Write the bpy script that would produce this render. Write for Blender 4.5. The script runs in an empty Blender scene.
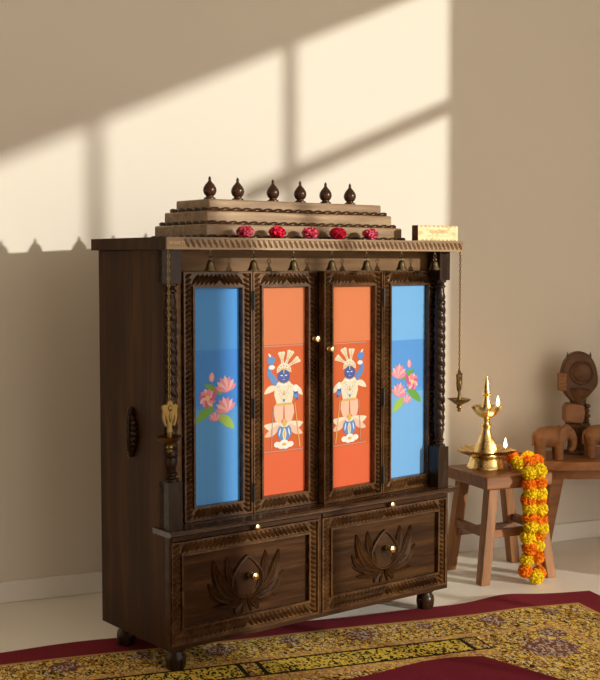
import bpy, math, random
from mathutils import Vector, Matrix
random.seed(7)
PI = math.pi
sc = bpy.context.scene
COL = sc.collection

# ------------------------------------------------------------------ measures
CAM_P, CAM_W, CAM_F = 0.06409, 0.4113, 1197.3
CX, CY, YAW = 0.854, -0.835, 0.25214          # front-left corner of the cabinet, turned a little from the wall
W, DEP = 0.95, 0.338
ZB, ZL, ZSB, ZST = 0.0656, 0.362, 1.0466, 1.0762

def cw(u, v, z):
    c, s = math.cos(YAW), math.sin(YAW)
    return (CX + u*c - v*s, CY + u*s + v*c, z)

# ------------------------------------------------------------------ materials
class NT:
    def __init__(s, name):
        s.m = bpy.data.materials.new(name); s.m.use_nodes = True
        s.t = s.m.node_tree; s.t.nodes.clear()
        s.out = s.n('ShaderNodeOutputMaterial'); s.b = s.n('ShaderNodeBsdfPrincipled')
        s.l(s.b.outputs[0], s.out.inputs[0])
    def n(s, t, **k):
        x = s.t.nodes.new(t)
        for a, v in k.items(): setattr(x, a, v)
        return x
    def l(s, a, b): s.t.links.new(a, b)
    def setv(s, inp, v):
        if hasattr(v, 'links') or hasattr(v, 'is_output'): s.l(v, inp)
        else: inp.default_value = v
    def math(s, op, a, b=None, c=None, clamp=False):
        x = s.n('ShaderNodeMath', operation=op); x.use_clamp = clamp
        s.setv(x.inputs[0], a)
        if b is not None: s.setv(x.inputs[1], b)
        if c is not None: s.setv(x.inputs[2], c)
        return x.outputs[0]
    def mix(s, f, a, b):
        x = s.n('ShaderNodeMix', data_type='RGBA')
        s.setv(x.inputs['Factor'], f); s.setv(x.inputs['A'], a if not isinstance(a, tuple) else c4(a)); s.setv(x.inputs['B'], b if not isinstance(b, tuple) else c4(b))
        # RGBA sockets are the last A/B pair
        return x.outputs['Result']
    def ramp(s, f, stops, const=False):
        x = s.n('ShaderNodeValToRGB'); cr = x.color_ramp
        if const: cr.interpolation = 'CONSTANT'
        while len(cr.elements) < len(stops): cr.elements.new(0.5)
        for e, (p, c) in zip(cr.elements, stops): e.position = p; e.color = c4(c)
        s.l(f, x.inputs[0]); return x.outputs[0]
    def coord(s, scale=(1, 1, 1), rot=(0, 0, 0)):
        tc = s.n('ShaderNodeTexCoord'); mp = s.n('ShaderNodeMapping')
        mp.inputs['Scale'].default_value = scale; mp.inputs['Rotation'].default_value = rot
        s.l(tc.outputs['Object'], mp.inputs[0]); return mp.outputs[0]
    def noise(s, vec, scale, detail=3, rough=.55, dist=0):
        x = s.n('ShaderNodeTexNoise'); s.l(vec, x.inputs['Vector'])
        x.inputs['Scale'].default_value = scale; x.inputs['Detail'].default_value = detail
        x.inputs['Roughness'].default_value = rough; x.inputs['Distortion'].default_value = dist
        return x.outputs['Fac']
    def bump(s, h, strength=.3, dist=.002):
        x = s.n('ShaderNodeBump'); x.inputs['Strength'].default_value = strength; x.inputs['Distance'].default_value = dist
        s.l(h, x.inputs['Height']); s.l(x.outputs[0], s.b.inputs['Normal'])
def c4(c): return (c[0], c[1], c[2], 1.0)

def wood(name, dark, mid, light, scale, rough=.4, bump=.25, spec=.35, coat=0.0):
    t = NT(name)
    v = t.coord(scale)
    a = t.noise(v, 1.0, 5, .6, .6)
    v2 = t.coord(tuple(x*3.1 for x in scale))
    b = t.noise(v2, 1.0, 3, .6, .2)
    f = t.math('ADD', t.math('MULTIPLY', a, .7), t.math('MULTIPLY', b, .3))
    col = t.ramp(f, [(.32, dark), (.5, mid), (.68, light)])
    t.l(col, t.b.inputs['Base Color'])
    t.l(t.math('ADD', t.math('MULTIPLY', b, .18), rough - .09), t.b.inputs['Roughness'])
    t.b.inputs['Specular IOR Level'].default_value = spec
    if coat: t.b.inputs['Coat Weight'].default_value = coat; t.b.inputs['Coat Roughness'].default_value = .25
    t.bump(f, bump, .0015)
    return t.m
def plain(name, c, rough=.5, metal=0.0, spec=.5, var=0.0, vs=60):
    t = NT(name)
    if var:
        f = t.noise(t.coord(), vs, 3)
        t.l(t.mix(f, tuple(x*(1-var) for x in c), tuple(min(1, x*(1+var)) for x in c)), t.b.inputs['Base Color'])
    else: t.b.inputs['Base Color'].default_value = c4(c)
    t.b.inputs['Roughness'].default_value = rough; t.b.inputs['Metallic'].default_value = metal
    t.b.inputs['Specular IOR Level'].default_value = spec
    return t.m

M = {}
D1, D2, D3 = (.020, .0078, .0024), (.046, .0185, .0058), (.090, .040, .0130)
M['walnut_v'] = wood('dark walnut upright grain', D1, D2, D3, (22, 22, 1.6), .45, .25, .10)
M['walnut_h'] = wood('dark walnut level grain', D1, D2, D3, (1.6, 22, 22), .34, .25, .22)
M['walnut_relief'] = wood('dark walnut relief', (.020, .0075, .0022), (.046, .0185, .0055), (.085, .037, .0115), (9, 20, 9), .30, .2, .30)
M['walnut_panel'] = wood('dark walnut drawer panel', (.015, .0056, .0016), (.040, .0158, .0046), (.092, .040, .0122), (2.6, 40, 40), .40, .3, .12)
M['walnut_frieze'] = wood('warm walnut frieze', (.100, .052, .021), (.180, .100, .043), (.26, .155, .070), (2.2, 26, 26), .40, .25, .15)
M['walnut_carved'] = wood('dark walnut carved', (.032, .0125, .0038), (.080, .034, .0105), (.155, .072, .023), (9, 20, 9), .27, .2, .42)
M['walnut_roof'] = wood('sun-sheen walnut of the roof', (.185, .115, .062), (.325, .215, .125), (.46, .325, .20), (2.6, 34, 34), .30, .2, .4)  # paler base colour carries the sun's sheen on roof and cornice edge
M['walnut_turned'] = wood('turned black walnut', (.012, .0055, .003), (.025, .0115, .0055), (.045, .021, .0095), (20, 20, 3), .27, .1, .25)
M['finial'] = wood('finial wood', (.030, .011, .005), (.058, .022, .010), (.085, .034, .015), (20, 20, 12), .25, .05)
M['inside'] = plain('dark inside wood', (.022, .011, .006), .7)
M['teak'] = wood('oiled teak', (.16, .062, .017), (.275, .115, .034), (.40, .185, .060), (30, 30, 2.5), .42, .2)
M['teak_h'] = wood('oiled teak level', (.11, .038, .013), (.20, .076, .026), (.31, .128, .046), (2.2, 26, 26), .40, .2)
M['table'] = wood('table wood', (.20, .078, .028), (.31, .132, .050), (.42, .19, .078), (2.0, 24, 24), .42, .2)
M['carve'] = wood('carved figure wood', (.19, .082, .032), (.265, .122, .050), (.34, .165, .072), (10, 10, 22), .48, .2)
M['carve_dark'] = wood('carved statue wood', (.060, .026, .011), (.105, .047, .020), (.16, .076, .035), (9, 9, 18), .5, .3)
def brass(name, c, rough, var=.25):
    t = NT(name)
    f = t.noise(t.coord(), 45, 4)
    t.l(t.mix(f, tuple(x*(1-var) for x in c), tuple(min(1, x*(1+var*.6)) for x in c)), t.b.inputs['Base Color'])
    t.b.inputs['Metallic'].default_value = 1.0
    t.l(t.math('ADD', t.math('MULTIPLY', f, .15), rough-.06), t.b.inputs['Roughness'])
    return t.m
M['brass'] = brass('polished brass', (.80, .60, .27), .26)
M['old_brass'] = brass('aged brass', (.26, .175, .062), .36, .35)
M['bell_brass'] = brass('dull bell brass', (.26, .205, .12), .34, .35)
M['hinge'] = plain('black iron', (.012, .011, .010), .45)
M['gold_text'] = plain('gold lettering', (.62, .45, .20), .45, .3)

# plaster wall
t = NT('cream plaster')
n1 = t.noise(t.coord(), 1.3, 3); n2 = t.noise(t.coord(), 90, 2)
t.l(t.mix(n1, (.755, .712, .640), (.785, .740, .665)), t.b.inputs['Base Color'])
t.b.inputs['Roughness'].default_value = .85; t.b.inputs['Specular IOR Level'].default_value = .2
t.bump(n2, .05, .001); M['wall'] = t.m
t = NT('pale polished floor')
n1 = t.noise(t.coord(), 2.2, 4)
t.l(t.mix(n1, (.90, .85, .77), (.94, .89, .81)), t.b.inputs['Base Color'])
t.b.inputs['Roughness'].default_value = .42; t.b.inputs['Specular IOR Level'].default_value = .35; M['floor'] = t.m
M['white_paint'] = plain('white painted wood', (.88, .86, .83), .45)
M['ceiling'] = plain('ceiling plaster', (.75, .70, .62), .9)

# ------------------------------------------------------------------ mesh builder
class MB:
    def __init__(s): s.v = []; s.f = []; s.m = []
    def add(s, vs, fs, mat=0, mtx=None):
        o = len(s.v)
        s.v += [tuple(mtx @ Vector(p)) if mtx is not None else tuple(p) for p in vs]
        s.f += [tuple(i+o for i in f) for f in fs]; s.m += [mat]*len(fs)
    def box(s, a, b, mat=0, mtx=None):
        x0, y0, z0 = a; x1, y1, z1 = b
        vs = [(x0,y0,z0),(x1,y0,z0),(x1,y1,z0),(x0,y1,z0),(x0,y0,z1),(x1,y0,z1),(x1,y1,z1),(x0,y1,z1)]
        s.add(vs, [(0,3,2,1),(4,5,6,7),(0,1,5,4),(1,2,6,5),(2,3,7,6),(3,0,4,7)], mat, mtx)
    def lathe(s, prof, c=(0,0,0), seg=24, rf=None, mat=0, mtx=None):
        vs, fs = [], []
        for (r, z) in prof:
            for k in range(seg):
                a = 2*PI*k/seg
                rr = rf(a, z, r) if rf else r
                vs.append((c[0]+rr*math.cos(a), c[1]+rr*math.sin(a), c[2]+z))
        n = len(prof)
        for i in range(n-1):
            for k in range(seg):
                k2 = (k+1) % seg
                fs.append((i*seg+k, i*seg+k2, (i+1)*seg+k2, (i+1)*seg+k))
        if prof[0][0] > 1e-5: fs.append(tuple(reversed(range(seg))))
        if prof[-1][0] > 1e-5: fs.append(tuple(range((n-1)*seg, n*seg)))
        s.add(vs, fs, mat, mtx)
    def tube(s, pts, rad, seg=10, mat=0, mtx=None, closed=False):
        pts = [Vector(p) for p in pts]; n = len(pts)
        rad = rad if isinstance(rad, (list, tuple)) else [rad]*n
        vs, fs = [], []; prev = None
        for i, p in enumerate(pts):
            if closed: d = pts[(i+1) % n]-pts[i-1]
            else: d = pts[min(i+1, n-1)]-pts[max(i-1, 0)]
            d.normalize()
            if prev is None:
                a = Vector((0,0,1)) if abs(d.z) < .9 else Vector((1,0,0))
                x = d.cross(a).normalized()
            else: x = (prev - d*prev.dot(d)).normalized()
            prev = x; y = d.cross(x)
            for k in range(seg):
                t = 2*PI*k/seg
                vs.append(p + (x*math.cos(t)+y*math.sin(t))*rad[i])
        rng = n if closed else n-1
        for i in range(rng):
            j = (i+1) % n
            for k in range(seg):
                k2 = (k+1) % seg
                fs.append((i*seg+k, i*seg+k2, j*seg+k2, j*seg+k))
        if not closed:
            fs.append(tuple(reversed(range(seg)))); fs.append(tuple(range((n-1)*seg, n*seg)))
        s.add(vs, fs, mat, mtx)
    def ell(s, c, r, seg=16, rings=10, mat=0, mtx=None):
        prof = [(max(1e-6, math.sin(PI*i/rings)), -math.cos(PI*i/rings)) for i in range(rings+1)]
        m = Matrix.Translation(c) @ Matrix.Diagonal((r[0], r[1], r[2], 1))
        if mtx is not None: m = mtx @ m
        s.lathe(prof, seg=seg, mat=mat, mtx=m)
    def prism(s, outline, y0, y1, mat=0, mtx=None):
        # outline in (x, z), extruded along y
        n = len(outline)
        vs = [(x, y0, z) for x, z in outline]+[(x, y1, z) for x, z in outline]
        fs = [tuple(range(n)), tuple(reversed(range(n, 2*n)))]
        for i in range(n):
            j = (i+1) % n; fs.append((j, i, n+i, n+j))
        s.add(vs, fs, mat, mtx)
    def flat(s, outline, y, mat=0):
        s.add([(x, y, z) for x, z in outline], [tuple(range(len(outline)))], mat)
    def leaf(s, u, z, ang, L, Wd, h, v, n=4, mat=0):
        # little carved leaf lying on the plane y = v, raised towards -y
        ca, sa = math.cos(ang), math.sin(ang); vs, fs = [], []
        def P(a, b, hh): return (u+a*ca-b*sa, v-hh, z+a*sa+b*ca)
        vs.append(P(-L/2, 0, 0))
        for i in range(1, n):
            q = -1+2*i/n; w = Wd/2*(1-q*q)**.75; hh = h*(1-q*q)**.6
            vs += [P(q*L/2, -w, -.0006), P(q*L/2, 0, hh), P(q*L/2, w, -.0006)]
        vs.append(P(L/2, 0, 0)); e = len(vs)-1
        fs += [(0,1,2),(0,2,3)]
        for i in range(n-2):
            a = 1+3*i; b = a+3
            fs += [(a,b,b+1,a+1),(a+1,b+1,b+2,a+2)]
        a = 1+3*(n-2); fs += [(a,e,a+1),(a+1,e,a+2)]
        s.add(vs, fs, mat)
    def build(s, name, mats, parent=None, smooth=35, bevel=0, loc=None):
        me = bpy.data.meshes.new(name); me.from_pydata([tuple(p) for p in s.v], [], s.f)
        if not isinstance(mats, (list, tuple)): mats = [mats]
        for m in mats: me.materials.append(m)
        me.polygons.foreach_set('material_index', s.m)
        if smooth:
            me.polygons.foreach_set('use_smooth', [True]*len(s.f))
            try: me.set_sharp_from_angle(angle=math.radians(smooth))
            except Exception: pass
        me.update()
        o = bpy.data.objects.new(name, me); COL.objects.link(o)
        if parent: o.parent = parent
        if loc: o.location = loc
        if bevel:
            b = o.modifiers.new('soft edges', 'BEVEL'); b.width = bevel; b.segments = 2; b.limit_method = 'ANGLE'; b.angle_limit = math.radians(50)
        return o

def tag(o, label, cat, group=None):
    o['label'] = label; o['category'] = cat
    if group: o['group'] = group
    return o
def thing(name, label, cat, loc, rz=0, group=None):
    o = bpy.data.objects.new(name, None); COL.objects.link(o)
    o.empty_display_size = .05; o.location = loc; o.rotation_euler = (0, 0, rz)
    return tag(o, label, cat, group)
def struct(o): o['kind'] = 'structure'; return o
def copy_tree(o, parent=None):
    c = o.copy(); COL.objects.link(c)
    if parent: c.parent = parent
    for ch in list(o.children): copy_tree(ch, c)
    return c
def bez(p, n=10):
    out = []
    for i in range(n+1):
        t = i/n
        if len(p) == 3: out.append(tuple((1-t)**2*a+2*t*(1-t)*b+t*t*c for a, b, c in zip(*p)))
        else: out.append(tuple((1-t)**3*a+3*t*(1-t)**2*b+3*t*t*(1-t)*c+t**3*d for a, b, c, d in zip(*p)))
    return out
def catmull(pts, n=6):
    P = [Vector(p) for p in pts]; out = []
    for i in range(len(P)-1):
        a = P[max(i-1, 0)]; b = P[i]; c = P[i+1]; d = P[min(i+2, len(P)-1)]
        for k in range(n):
            t = k/n
            out.append(.5*((2*b)+(c-a)*t+(2*a-5*b+4*c-d)*t*t+(3*b-a-3*c+d)*t**3))
    out.append(P[-1]); return out
def text_mesh(body, size, mat, name, parent, mtx, extrude=.0004):
    cu = bpy.data.curves.new(name, 'FONT'); cu.body = body; cu.size = size; cu.extrude = extrude; cu.align_x = 'CENTER'; cu.align_y = 'CENTER'
    tmp = bpy.data.objects.new(name+'_curve', cu); COL.objects.link(tmp)
    dg = bpy.context.evaluated_depsgraph_get()
    me = bpy.data.meshes.new_from_object(tmp.evaluated_get(dg)); me.transform(mtx)
    bpy.data.objects.remove(tmp); me.materials.clear(); me.materials.append(mat)
    o = bpy.data.objects.new(name, me); COL.objects.link(o); o.parent = parent
    return o
def bake(o):
    dg = bpy.context.evaluated_depsgraph_get()
    me = bpy.data.meshes.new_from_object(o.evaluated_get(dg)); o.modifiers.clear()
    o.data = me; return o

# ------------------------------------------------------------------ the room
XR = 3.6
def wx(y): return XR - .100*y          # inner face of the window wall
mb = MB(); mb.box((-2.4, 0, -.1), (3.75, .15, 2.7)); struct(mb.build('wall_back', M['wall'], smooth=0))
mb = MB(); mb.box((-2.4, -6.2, -.1), (4.1, 0, 0)); struct(mb.build('floor', M['floor'], smooth=0))
mb = MB(); mb.box((-2.4, -6.2, 2.7), (4.1, .15, 2.8)); struct(mb.build('ceiling', M['ceiling'], smooth=0))
mb = MB(); mb.box((-2.55, -6.2, -.1), (-2.4, .15, 2.8)); struct(mb.build('wall_left', M['wall'], smooth=0))
mb = MB(); mb.box((-2.4, -6.35, -.1), (1.0, -6.2, 2.8)); struct(mb.build('wall_front_blocker', M['wall'], smooth=0))  # unseen half wall, added so ambient light comes mostly from the right
mb = MB(); mb.box((-2.38, -.014, 0), (3.58, 0, .0646)); struct(mb.build('baseboard_back', M['white_paint'], smooth=30, bevel=.004))
def ys(xs): return (xs-3.6)/.5757       # place on the window wall whose light lands at xs on the back wall
SILL, HEAD = .28, 2.625
YB, YF = ys(2.118), ys(.50)
def wallpiece(mb, y0, y1, z0, z1, t=.06):
    a, b = wx(y0), wx(y1)
    vs = [(a,y0,z0),(a+t,y0,z0),(b+t,y1,z0),(b,y1,z0),(a,y0,z1),(a+t,y0,z1),(b+t,y1,z1),(b,y1,z1)]
    mb.add(vs, [(0,3,2,1),(4,5,6,7),(0,1,5,4),(1,2,6,5),(2,3,7,6),(3,0,4,7)])
mb = MB()
wallpiece(mb, -6.2, YF, -.1, 2.75); wallpiece(mb, YB, .15, -.1, 2.75)
wallpiece(mb, YF, YB, -.1, SILL); wallpiece(mb, YF, YB, HEAD, 2.75)
struct(mb.build('wall_right', M['wall'], smooth=0))
win = bpy.data.objects.new('window_1', None); COL.objects.link(win); win.location = (wx((YB+YF)/2), (YB+YF)/2, SILL); struct(win)
def wpart(name, y0, y1, z0, z1, t=.02):
    mb = MB(); wallpiece(mb, y0, y1, z0, z1, t)
    o = mb.build(name, M['white_paint'], None, smooth=0)
    o.data.transform(Matrix.Translation(-Vector(win.location))); o.parent = win; o['kind'] = 'structure'
for xs in (1.520, .880):
    wpart('mullion', ys(xs)-.023, ys(xs)+.023, SILL, HEAD)
wpart('transom', ys(1.36), YB, 2.166, 2.216)

# ------------------------------------------------------------------ cabinet
cab = thing('temple_cabinet', 'dark carved wooden temple cabinet with stepped roof, glazed picture doors and lotus drawers', 'cabinet', (CX, CY, 0), YAW)
VD = .045   # front plane of the doors
# body: panels round a hollow upper box, solid-looking drawer box below
mb = MB()
mb.box((0, .020, ZB), (.020, DEP, ZSB)); mb.box((W-.020, .020, ZB), (W, DEP, ZSB))
mb.box((.020, DEP-.012, ZB), (W-.020, DEP, ZSB)); mb.box((.020, .020, ZB), (W-.020, DEP-.012, ZB+.015))
mb.box((.020, .016, ZL-.02), (W-.020, DEP-.012, ZL-.006))
body = mb.build('body', M['walnut_v'], cab, smooth=0, bevel=.0015)
# bottom rail and frame round the drawers
mb = MB()
mb.box((0, 0, ZB), (W, .020, .078)); mb.box((0, 0, .078), (.006, .020, .352)); mb.box((W-.006, 0, .078), (W, .020, .352)); mb.box((.467, 0.002, .078), (.478, .020, .352))
mb.build('drawer_frame', M['walnut_h'], cab, smooth=0, bevel=.001)
# ledge
mb = MB()
prof = [(-.020, .352), (-.026, .356), (-.026, .361), (-.022, .366), (.06, .366), (.06, .352)]
vs = [(-.010, y, z) for y, z in prof]+[(W+.018, y, z) for y, z in prof]; n = len(prof)
fs = [tuple(range(n)), tuple(reversed(range(n, 2*n)))]+[((i+1) % n, i, n+i, n+(i+1) % n) for i in range(n)]
mb.add([(max(-.010, x), y, z) for x, y, z in vs], fs)
mb.build('ledge', wood('polished walnut ledge', D1, D2, D3, (1.6, 22, 22), .26, .2, .6), cab, smooth=30)
# frieze behind the bells and stiles beside the doors
mb = MB()
mb.box((.020, .060, .993), (W-.020, .075, ZSB))
mb.box((.020, .056, ZL), (.074, .070, .993)); mb.box((.942, .060, ZL), (W-.0195, .075, .993))
mb.build('frieze', M['walnut_frieze'], cab, smooth=0)

# cornice slab with carved front edge
U0, U1, VF, VB = -.0175, .977, -.0302, .344
mb = MB(); mb.box((U0, VF+.006, ZSB), (U1, VB, ZST))
slab = mb.build('cornice', M['walnut_v'], cab, smooth=0)
mb = MB()
mb.box((U0, VF, ZST-.005), (U1, VF+.006, ZST)); mb.box((U0, VF, ZSB), (U1, VF+.006, ZSB+.005))
mb.box((U0, VF, ZSB+.005), (U0+.048, VF+.006, ZST-.005)); mb.box((U0, VF+.0045, ZSB+.005), (U1, VF+.006, ZST-.005))
u = U0+.058
while u < U1-.008:
    mb.leaf(u, (ZSB+ZST)/2, math.radians(122), .028, .0125, .0085, VF+.0062, 6); u += .0165
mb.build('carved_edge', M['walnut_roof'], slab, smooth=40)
text_mesh('WWKTI', .013, M['gold_text'], 'lettering', slab, Matrix.Translation((U0+.027, VF-.0002, (ZSB+ZST)/2)) @ Matrix.Rotation(PI/2, 4, 'X'))

# stepped roof
mb = MB()
tiers = [(.148, .812, .053, .302, ZST, 1.112), (.169, .799, .082, .286, 1.112, 1.147), (.187, .773, .098, .256, 1.147, 1.1775)]
for a, b, c, d, z0, z1 in tiers: mb.box((a, c, z0), (b, d, z1))
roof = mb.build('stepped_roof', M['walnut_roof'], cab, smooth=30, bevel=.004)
def rope(mb, u0, u1, v0, v1, z, r=.0064, pitch=.033):
    def run(p, q):
        p, q = Vector(p), Vector(q); L = (q-p).length; n = max(2, round(L/pitch)); d = (q-p)/n
        ang = math.atan2(d.y, d.x)
        for i in range(n):
            m = Matrix.Translation(p+d*(i+.5)) @ Matrix.Rotation(ang, 4, 'Z') @ Matrix.Rotation(math.radians(-9), 4, 'Y')
            mb.ell((0,0,0), (d.length*.54, r, r), 8, 6, mtx=m)
    run((u0, v0, z), (u1, v0, z)); run((u0, v0, z), (u0, v1, z)); run((u1, v0, z), (u1, v1, z)); run((u0, v1, z), (u1, v1, z))
for a in ((.160, .806, .072, .294, 1.1155), (.178, .786, .089, .270, 1.1505), (.142, .818, .046, .308, ZST+.003)):
    mb = MB(); rope(mb, *a); mb.build('rope_moulding', M['walnut_relief'], roof, smooth=60)
fin = [(0.0001,0),(.0150,0),(.0158,.003),(.0150,.006),(.0105,.008),(.0100,.011),(.0135,.0135),(.0165,.019),(.0178,.025),(.0165,.032),(.0125,.039),(.0075,.045),(.0042,.049),(.0036,.052),(.0042,.054),(.0032,.058),(.0001,.0625)]
for u in (.224, .312, .428, .521, .611, .700):
    mb = MB(); mb.lathe(fin, (0, 0, 0), 24); mb.build('finial', M['finial'], roof, smooth=50, loc=(u, .150, 1.1772))

# corner columns
def column(u0, name='column'):
    cu, cv = u0+.0215, .0215; zt, zb = .965, .483
    mb = MB()
    # base and capital blocks
    mb.box((u0, 0, ZL+.004), (u0+.040, .042, zb)); mb.box((u0, 0, zt), (u0+.040, .042, ZSB))
    vase = [(.0185,0),(.0185,.006),(.0120,.008),(.0105,.012),(.0165,.016),(.0165,.020),(.0115,.024),(.0130,.034),(.0165,.048),(.0140,.058),(.0170,.061),(.0170,.066),(.0130,.069)]
    mb.lathe(vase, (cu, cv, zb), 20)
    mb.lathe([(r, -z) for r, z in reversed(vase)], (cu, cv, zt), 20)
    z0, z1 = zb+.067, zt-.067; n = 150
    prof = [(.0150, z0+(z1-z0)*i/n) for i in range(n+1)]
    mb.lathe(prof, (cu, cv, 0), 24, rf=lambda a, z, r: r+.0036*abs(math.sin(1.0*a+z*2*PI/.052))**.8-.0012)
    return mb.build(name, M['walnut_turned'], cab, smooth=45, bevel=0)
column(0.0); column(.911)

# feet
ft = [(.017, .0), (.0225, .004), (.0255, .016), (.0265, .030), (.0245, .042), (.019, .049), (.019, .053), (.024, .055), (.024, .0656)]
for (u, v, h0) in ((.045, .045, .006), (W-.045, .045, 0), (.045, DEP-.05, .006), (W-.045, DEP-.05, 0)):
    mb = MB(); mb.lathe([(r, max(z, h0)) for r, z in ft], (u, v, 0), 24); mb.build('foot', M['walnut_turned'], cab, smooth=50)

# carved plume on the left side
mb = MB()
for i in range(9):
    t = i/8; z = .640-.105*t; v = .170-.012*math.sin(PI*t)
    mb.ell((-.008, v, z), (.013*(.6+.4*math.sin(PI*t)), .021*(.45+.55*math.sin(PI*(t*.85+.1))), .011), 10, 8)
mb.tube(catmull([(-.002, .17, .65), (-.017, .160, .63), (-.022, .155, .59), (-.016, .160, .55), (-.002, .168, .53)], 5), .0065, 8)
mb.build('side_handle', M['walnut_turned'], cab, smooth=60)

# --- doors -------------------------------------------------------
def carved_frame(mb, u0, u1, z0, z1, sw, rt, rb, v, th, pitch=.0125, bead=.004, ch=.0060, lh=.0105):
    # flat members, a slightly sunk channel full of leaves, beads on both edges
    vb = v+th
    for a, b, c, d in ((u0, u0+sw, z0, z1), (u1-sw, u1, z0, z1), (u0+sw, u1-sw, z0, z0+rb), (u0+sw, u1-sw, z1-rt, z1)):
        mb.box((a, v+ch, c), (b, vb, d))
    for a, b, c, d in ((u0, u0+bead, z0, z1), (u1-bead, u1, z0, z1), (u0+bead, u1-bead, z0, z0+bead), (u0+bead, u1-bead, z1-bead, z1)):
        mb.box((a, v, c), (b, v+ch+.001, d))
    i0, i1, j0, j1 = u0+sw, u1-sw, z0+rb, z1-rt; bw = bead*1.3
    for a, b, c, d in ((i0-bw, i0, j0-bw, j1+bw), (i1, i1+bw, j0-bw, j1+bw), (i0, i1, j0-bw, j0), (i0, i1, j1, j1+bw)):
        mb.box((a, v-.0015, c), (b, v+ch+.001, d))
    cwid = sw-bead-bw
    ul, ur = u0+bead+cwid/2, u1-bead-cwid/2
    n = int((z1-z0-2*bead)/pitch); 
    for i in range(n):
        z = z0+bead+(i+.5)*(z1-z0-2*bead)/n
        mb.leaf(ul, z, math.radians(30), cwid*1.18, pitch*.96, lh, v+ch, 4)
        mb.leaf(ur, z, math.radians(150), cwid*1.18, pitch*.96, lh, v+ch, 4)
    for zc, hh in ((z0+bead+(rb-bead-bw)/2, rb-bead-bw), (z1-bead-(rt-bead-bw)/2, rt-bead-bw)):
        L = u1-u0-2*sw; n = int(L/(pitch*1.05))
        for i in range(n):
            uu = u0+sw+(i+.5)*L/n
            mb.leaf(uu, zc, math.radians(52 if uu < (u0+u1)/2 else 128), hh*1.2, pitch*1.0, lh, v+ch, 4)

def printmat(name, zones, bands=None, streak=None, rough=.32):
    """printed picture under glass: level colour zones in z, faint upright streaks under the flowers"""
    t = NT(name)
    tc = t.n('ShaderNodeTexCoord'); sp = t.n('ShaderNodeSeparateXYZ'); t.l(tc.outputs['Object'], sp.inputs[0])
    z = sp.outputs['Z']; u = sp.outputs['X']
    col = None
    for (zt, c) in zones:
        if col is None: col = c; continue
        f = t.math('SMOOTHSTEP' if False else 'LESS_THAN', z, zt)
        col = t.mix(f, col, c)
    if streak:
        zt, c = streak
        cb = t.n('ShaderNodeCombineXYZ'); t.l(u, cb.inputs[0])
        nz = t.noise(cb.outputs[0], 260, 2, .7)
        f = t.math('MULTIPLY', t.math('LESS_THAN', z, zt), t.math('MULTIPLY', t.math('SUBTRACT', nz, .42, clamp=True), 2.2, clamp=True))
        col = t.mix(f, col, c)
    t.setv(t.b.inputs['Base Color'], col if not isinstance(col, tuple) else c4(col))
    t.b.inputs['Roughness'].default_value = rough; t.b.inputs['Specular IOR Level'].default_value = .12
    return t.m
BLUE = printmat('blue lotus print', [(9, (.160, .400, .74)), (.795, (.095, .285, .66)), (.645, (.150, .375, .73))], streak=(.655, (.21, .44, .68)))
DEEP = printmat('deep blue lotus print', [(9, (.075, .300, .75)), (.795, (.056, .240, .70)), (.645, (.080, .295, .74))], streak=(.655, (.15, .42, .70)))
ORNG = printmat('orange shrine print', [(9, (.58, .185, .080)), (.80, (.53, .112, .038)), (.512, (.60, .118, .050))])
def ink(name, c): return plain(name, c, .4, 0, .3)
_ink = ink
def ink(name, c): return _ink(name, tuple(x*.80 for x in c))
INK = [ink('pink petal ink', (.85, .28, .36)), ink('pale pink ink', (.90, .52, .54)), ink('magenta ink', (.62, .13, .30)), ink('leaf green ink', (.16, .42, .06)), ink('lime ink', (.36, .58, .10)), ink('yellow stamen ink', (.86, .66, .22)),
       ink('cream robe ink', (.84, .76, .58)), ink('deep blue skin ink', (.055, .11, .38)), ink('light blue ink', (.12, .27, .62)), ink('gold ink', (.72, .46, .12)), ink('blush cloth ink', (.88, .55, .42)), ink('grey line ink', (.42, .33, .30)), ink('white ink', (.88, .86, .80)), ink('peach ink', (.88, .50, .30))]

def blob2(cx, cz, rx, rz, n=18, wob=0, ph=0, rot=0):
    out = []
    for i in range(n):
        a = 2*PI*i/n; k = 1+wob*math.cos(5*a+ph)
        x, z = rx*k*math.cos(a), rz*k*math.sin(a)
        out.append((cx+x*math.cos(rot)-z*math.sin(rot), cz+x*math.sin(rot)+z*math.cos(rot)))
    return out
def leaf2(p, q, w, bend=0, n=8):
    (x0, z0), (x1, z1) = p, q; dx, dz = x1-x0, z1-z0; L = math.hypot(dx, dz); nx, nz = -dz/L, dx/L
    a, b = [], []
    for i in range(n+1):
        t = i/n; c = bend*math.sin(PI*t); h = w/2*math.sin(PI*t)**.7 if 0 < t < 1 else 0
        a.append((x0+dx*t+nx*(c+h), z0+dz*t+nz*(c+h)))
        if 0 < t < 1: b.append((x0+dx*t+nx*(c-h), z0+dz*t+nz*(c-h)))
    return a+b[::-1]
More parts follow.
